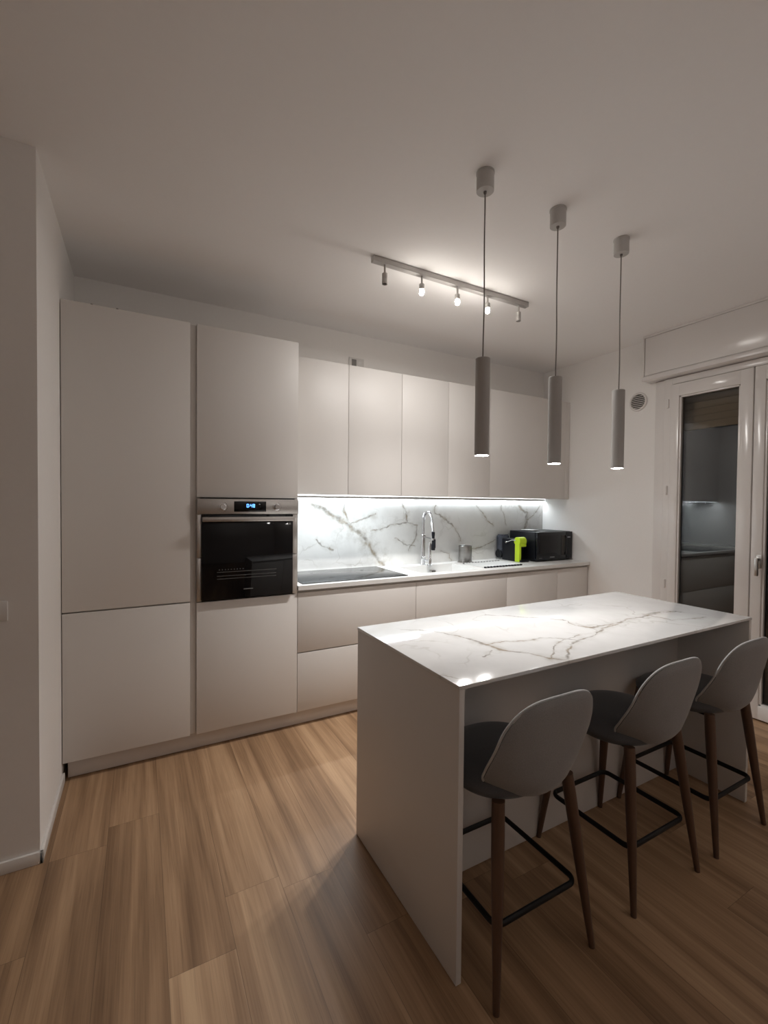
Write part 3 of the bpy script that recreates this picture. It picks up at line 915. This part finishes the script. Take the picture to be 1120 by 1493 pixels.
VI = [
 (0.0068, [(0.705, -1.129), (0.818, -1.217), (0.878, -1.364)]),
 (0.0101, [(0.878, -1.364), (0.89, -1.46), (0.91, -1.538), (0.956, -1.603), (0.982, -1.682), (1.037, -1.722)]),
 (0.0081, [(1.037, -1.722), (1.113, -1.66), (1.24, -1.601), (1.42, -1.551), (1.618, -1.501), (1.821, -1.478), (2.065, -1.461), (2.144, -1.517)]),
 (0.0061, [(1.469, -1.341), (1.444, -1.441), (1.492, -1.499), (1.642, -1.485)]),
 (0.0054, [(0.89, -1.46), (1.023, -1.481), (1.146, -1.5), (1.26, -1.585)]),
 (0.0054, [(0.982, -1.682), (1.123, -1.593), (1.326, -1.533)]),
 (0.0041, [(0.796, -1.566), (0.87, -1.523)]),
 (0.0054, [(1.925, -1.45), (1.931, -1.571), (2.147, -1.641)]),
 (0.0041, [(0.533, -1.493), (0.534, -1.623), (0.605, -1.699)]),
 (0.0047, [(1.20, -1.10), (1.33, -1.22), (1.469, -1.341)]),
]
io = (1.4515, -1.3755, 0.907)
ISM = marble('island_marble', VI, (0, 1), io, 0.10, base=(0.74, 0.738, 0.735), halo=0.4)
tag(M().box(ix0-.0015, ix1+.0015, iy0-.0015, iy1+.0015, 0.907, izt, .001).build('worktop', ISM, origin=io), 'glossy white marble slab forming the island top', 'worktop')

# ------------------------------------------------------------------ bar stools
def tab(t, v):
    """smooth piecewise interpolation of a table [(v, value), ...]"""
    if v <= t[0][0]: return t[0][1]
    for i in range(len(t)-1):
        (a, va), (b, vb) = t[i], t[i+1]
        if v <= b:
            k = (v-a)/(b-a)
            p0 = t[i-1][1] if i > 0 else 2*va-vb
            p3 = t[i+2][1] if i+2 < len(t) else 2*vb-va
            return .5*(2*va+(vb-p0)*k+(2*p0-5*va+4*vb-p3)*k*k+(3*va-p0-3*vb+p3)*k**3)
    return t[-1][1]
def disc(rho, th, e):
    c, s = math.cos(th), math.sin(th)
    return math.copysign(abs(c)**e, c)*rho, math.copysign(abs(s)**e, s)*rho
Z0B, Z1B = 0.545, 0.893
YBK = [(.545, -.150), (.57, -.186), (.61, -.212), (.67, -.225), (.74, -.233), (.82, -.244), (.893, -.255)]
WRAP = [(.545, .110), (.60, .115), (.66, .078), (.74, .042), (.82, .026), (.893, .014)]
WBK = [(.545, .150), (.60, .180), (.65, .196), (.70, .201), (.78, .196), (.84, .188), (.893, .180)]
def back_point(a, b, off):
    """a across (-1..1), b up (-1..1), off towards the sitter."""
    z = Z0B+(Z1B-Z0B)*(b+1)/2
    return Vector((a*tab(WBK, z), tab(YBK, z)+tab(WRAP, z)*abs(a)**2.3+off, z))
def back_panel(t0, t1, scale, rings=14, n=80, e=0.56):
    m = M()
    def layer(t):
        out = [[m.bm.verts.new(back_point(0, 0, t))]]
        for i in range(1, rings+1):
            q = (i/rings)**10
            row = []
            for k in range(n):
                a, b = disc(i/rings*scale, 2*math.pi*k/n, e)
                row.append(m.bm.verts.new(back_point(a, b, t*(1-q)+(t0+t1)/2*q)))
            out.append(row)
        return out
    A, B = layer(t0), layer(t1)
    for Ls in (A, B):
        for k in range(n):
            m.bm.faces.new((Ls[0][0], Ls[1][k], Ls[1][(k+1) % n]))
        for p, q in zip(Ls[1:], Ls[2:]):
            for k in range(n):
                m.bm.faces.new((p[k], q[k], q[(k+1) % n], p[(k+1) % n]))
    bmesh.ops.remove_doubles(m.bm, verts=A[-1]+B[-1], dist=1e-4)
    return m
def seat_cushion(n=80):
    m = M()
    prof = [(0, .630), (.35, .630), (.62, .628), (.80, .623), (.91, .614), (.97, .602), (1.0, .588), (.99, .574), (.95, .562), (.86, .553), (.70, .549), (.35, .547), (0, .547)]
    rows = []
    for rad, z in prof:
        if rad == 0:
            rows.append([m.bm.verts.new((0, .016, z))]); continue
        row = []
        for k in range(n):
            a, b = disc(rad, 2*math.pi*k/n, .78)
            y = .016+.200*b
            dip = -.012*max(0, y)/.2*(1 if z > .6 else .3)
            row.append(m.bm.verts.new((.216*a*(1-.04*b), y, z+dip)))
        rows.append(row)
    for A, B in zip(rows, rows[1:]):
        for k in range(n):
            k2 = (k+1) % n
            if len(A) == 1: m.bm.faces.new((A[0], B[k], B[k2]))
            elif len(B) == 1: m.bm.faces.new((A[k], A[k2], B[0]))
            else: m.bm.faces.new((A[k], A[k2], B[k2], B[k]))
    return m

st = thing('bar_stool', 'grey upholstered bar stool nearest the camera at the left end of the island', 'bar stool', (0, 0, 0), 'bar stools along the island')
seat_cushion().build('seat', FABRIC_SHADED, st, angle=80)
bk = back_panel(-.016, .014, 1.0).build('backrest', FABRIC, st, angle=80)
m = M()
loop = [back_point(*disc(1.0, math.pi/2+2*math.pi*k/160, .56), .006) for k in range(-80, 81)]
m.tube([p for p in loop if p.z > 0.600], 0.0040, 8)
m.build('piping', PIPING, bk, angle=80)
m = M()
m.box(-.13, .13, -.13, .13, .541, .548, .002)
m.build('seat_bracket', BLACKMETAL, st)
for sx in (-1, 1):
    for sy in (-1, 1):
        p0 = Vector((sx*.152, sy*.152, .566)); p1 = Vector((sx*.209, sy*.216, .001))
        n_ = 8
        pts = [p0.lerp(p1, k/n_) for k in range(n_+1)]
        rd = [.0195, .0200, .0195, .0185, .0170, .0153, .0135, .0117, .0098]
        M().tube(pts, rd, 16).build('leg', WALNUT, st)
hw, rc, zr = .176, .030, .207
path = []
for (cx, cy, a0) in ((hw-rc, hw-rc, 0), (-hw+rc, hw-rc, 90), (-hw+rc, -hw+rc, 180), (hw-rc, -hw+rc, 270)):
    for k in range(7):
        a = math.radians(a0+k*15)
        path.append((cx+rc*math.cos(a), cy+rc*math.sin(a), zr))
m = M(); m.tube(path, 0.0105, 10, closed=True, sx=.75, sz=1.0); m.build('footrest', BLACKMETAL, st)

def copy_thing(o, loc, label):
    c = o.copy(); c.location = loc; c['label'] = label; COL.objects.link(c)
    for ch in list(o.children):
        d = ch.copy(); d.parent = c; COL.objects.link(d)
        for g in list(ch.children):
            e = g.copy(); e.parent = d; COL.objects.link(e)
    return c
SY = -1.627
copy_thing(st, (1.464, SY, 0), 'grey upholstered bar stool in the middle of the row at the island')
copy_thing(st, (2.027, SY, 0), 'grey upholstered bar stool farthest right beside the balcony door')
st.location = (0.819, SY, 0)

for o in bpy.data.objects:
    if '_o' in o: del o['_o']
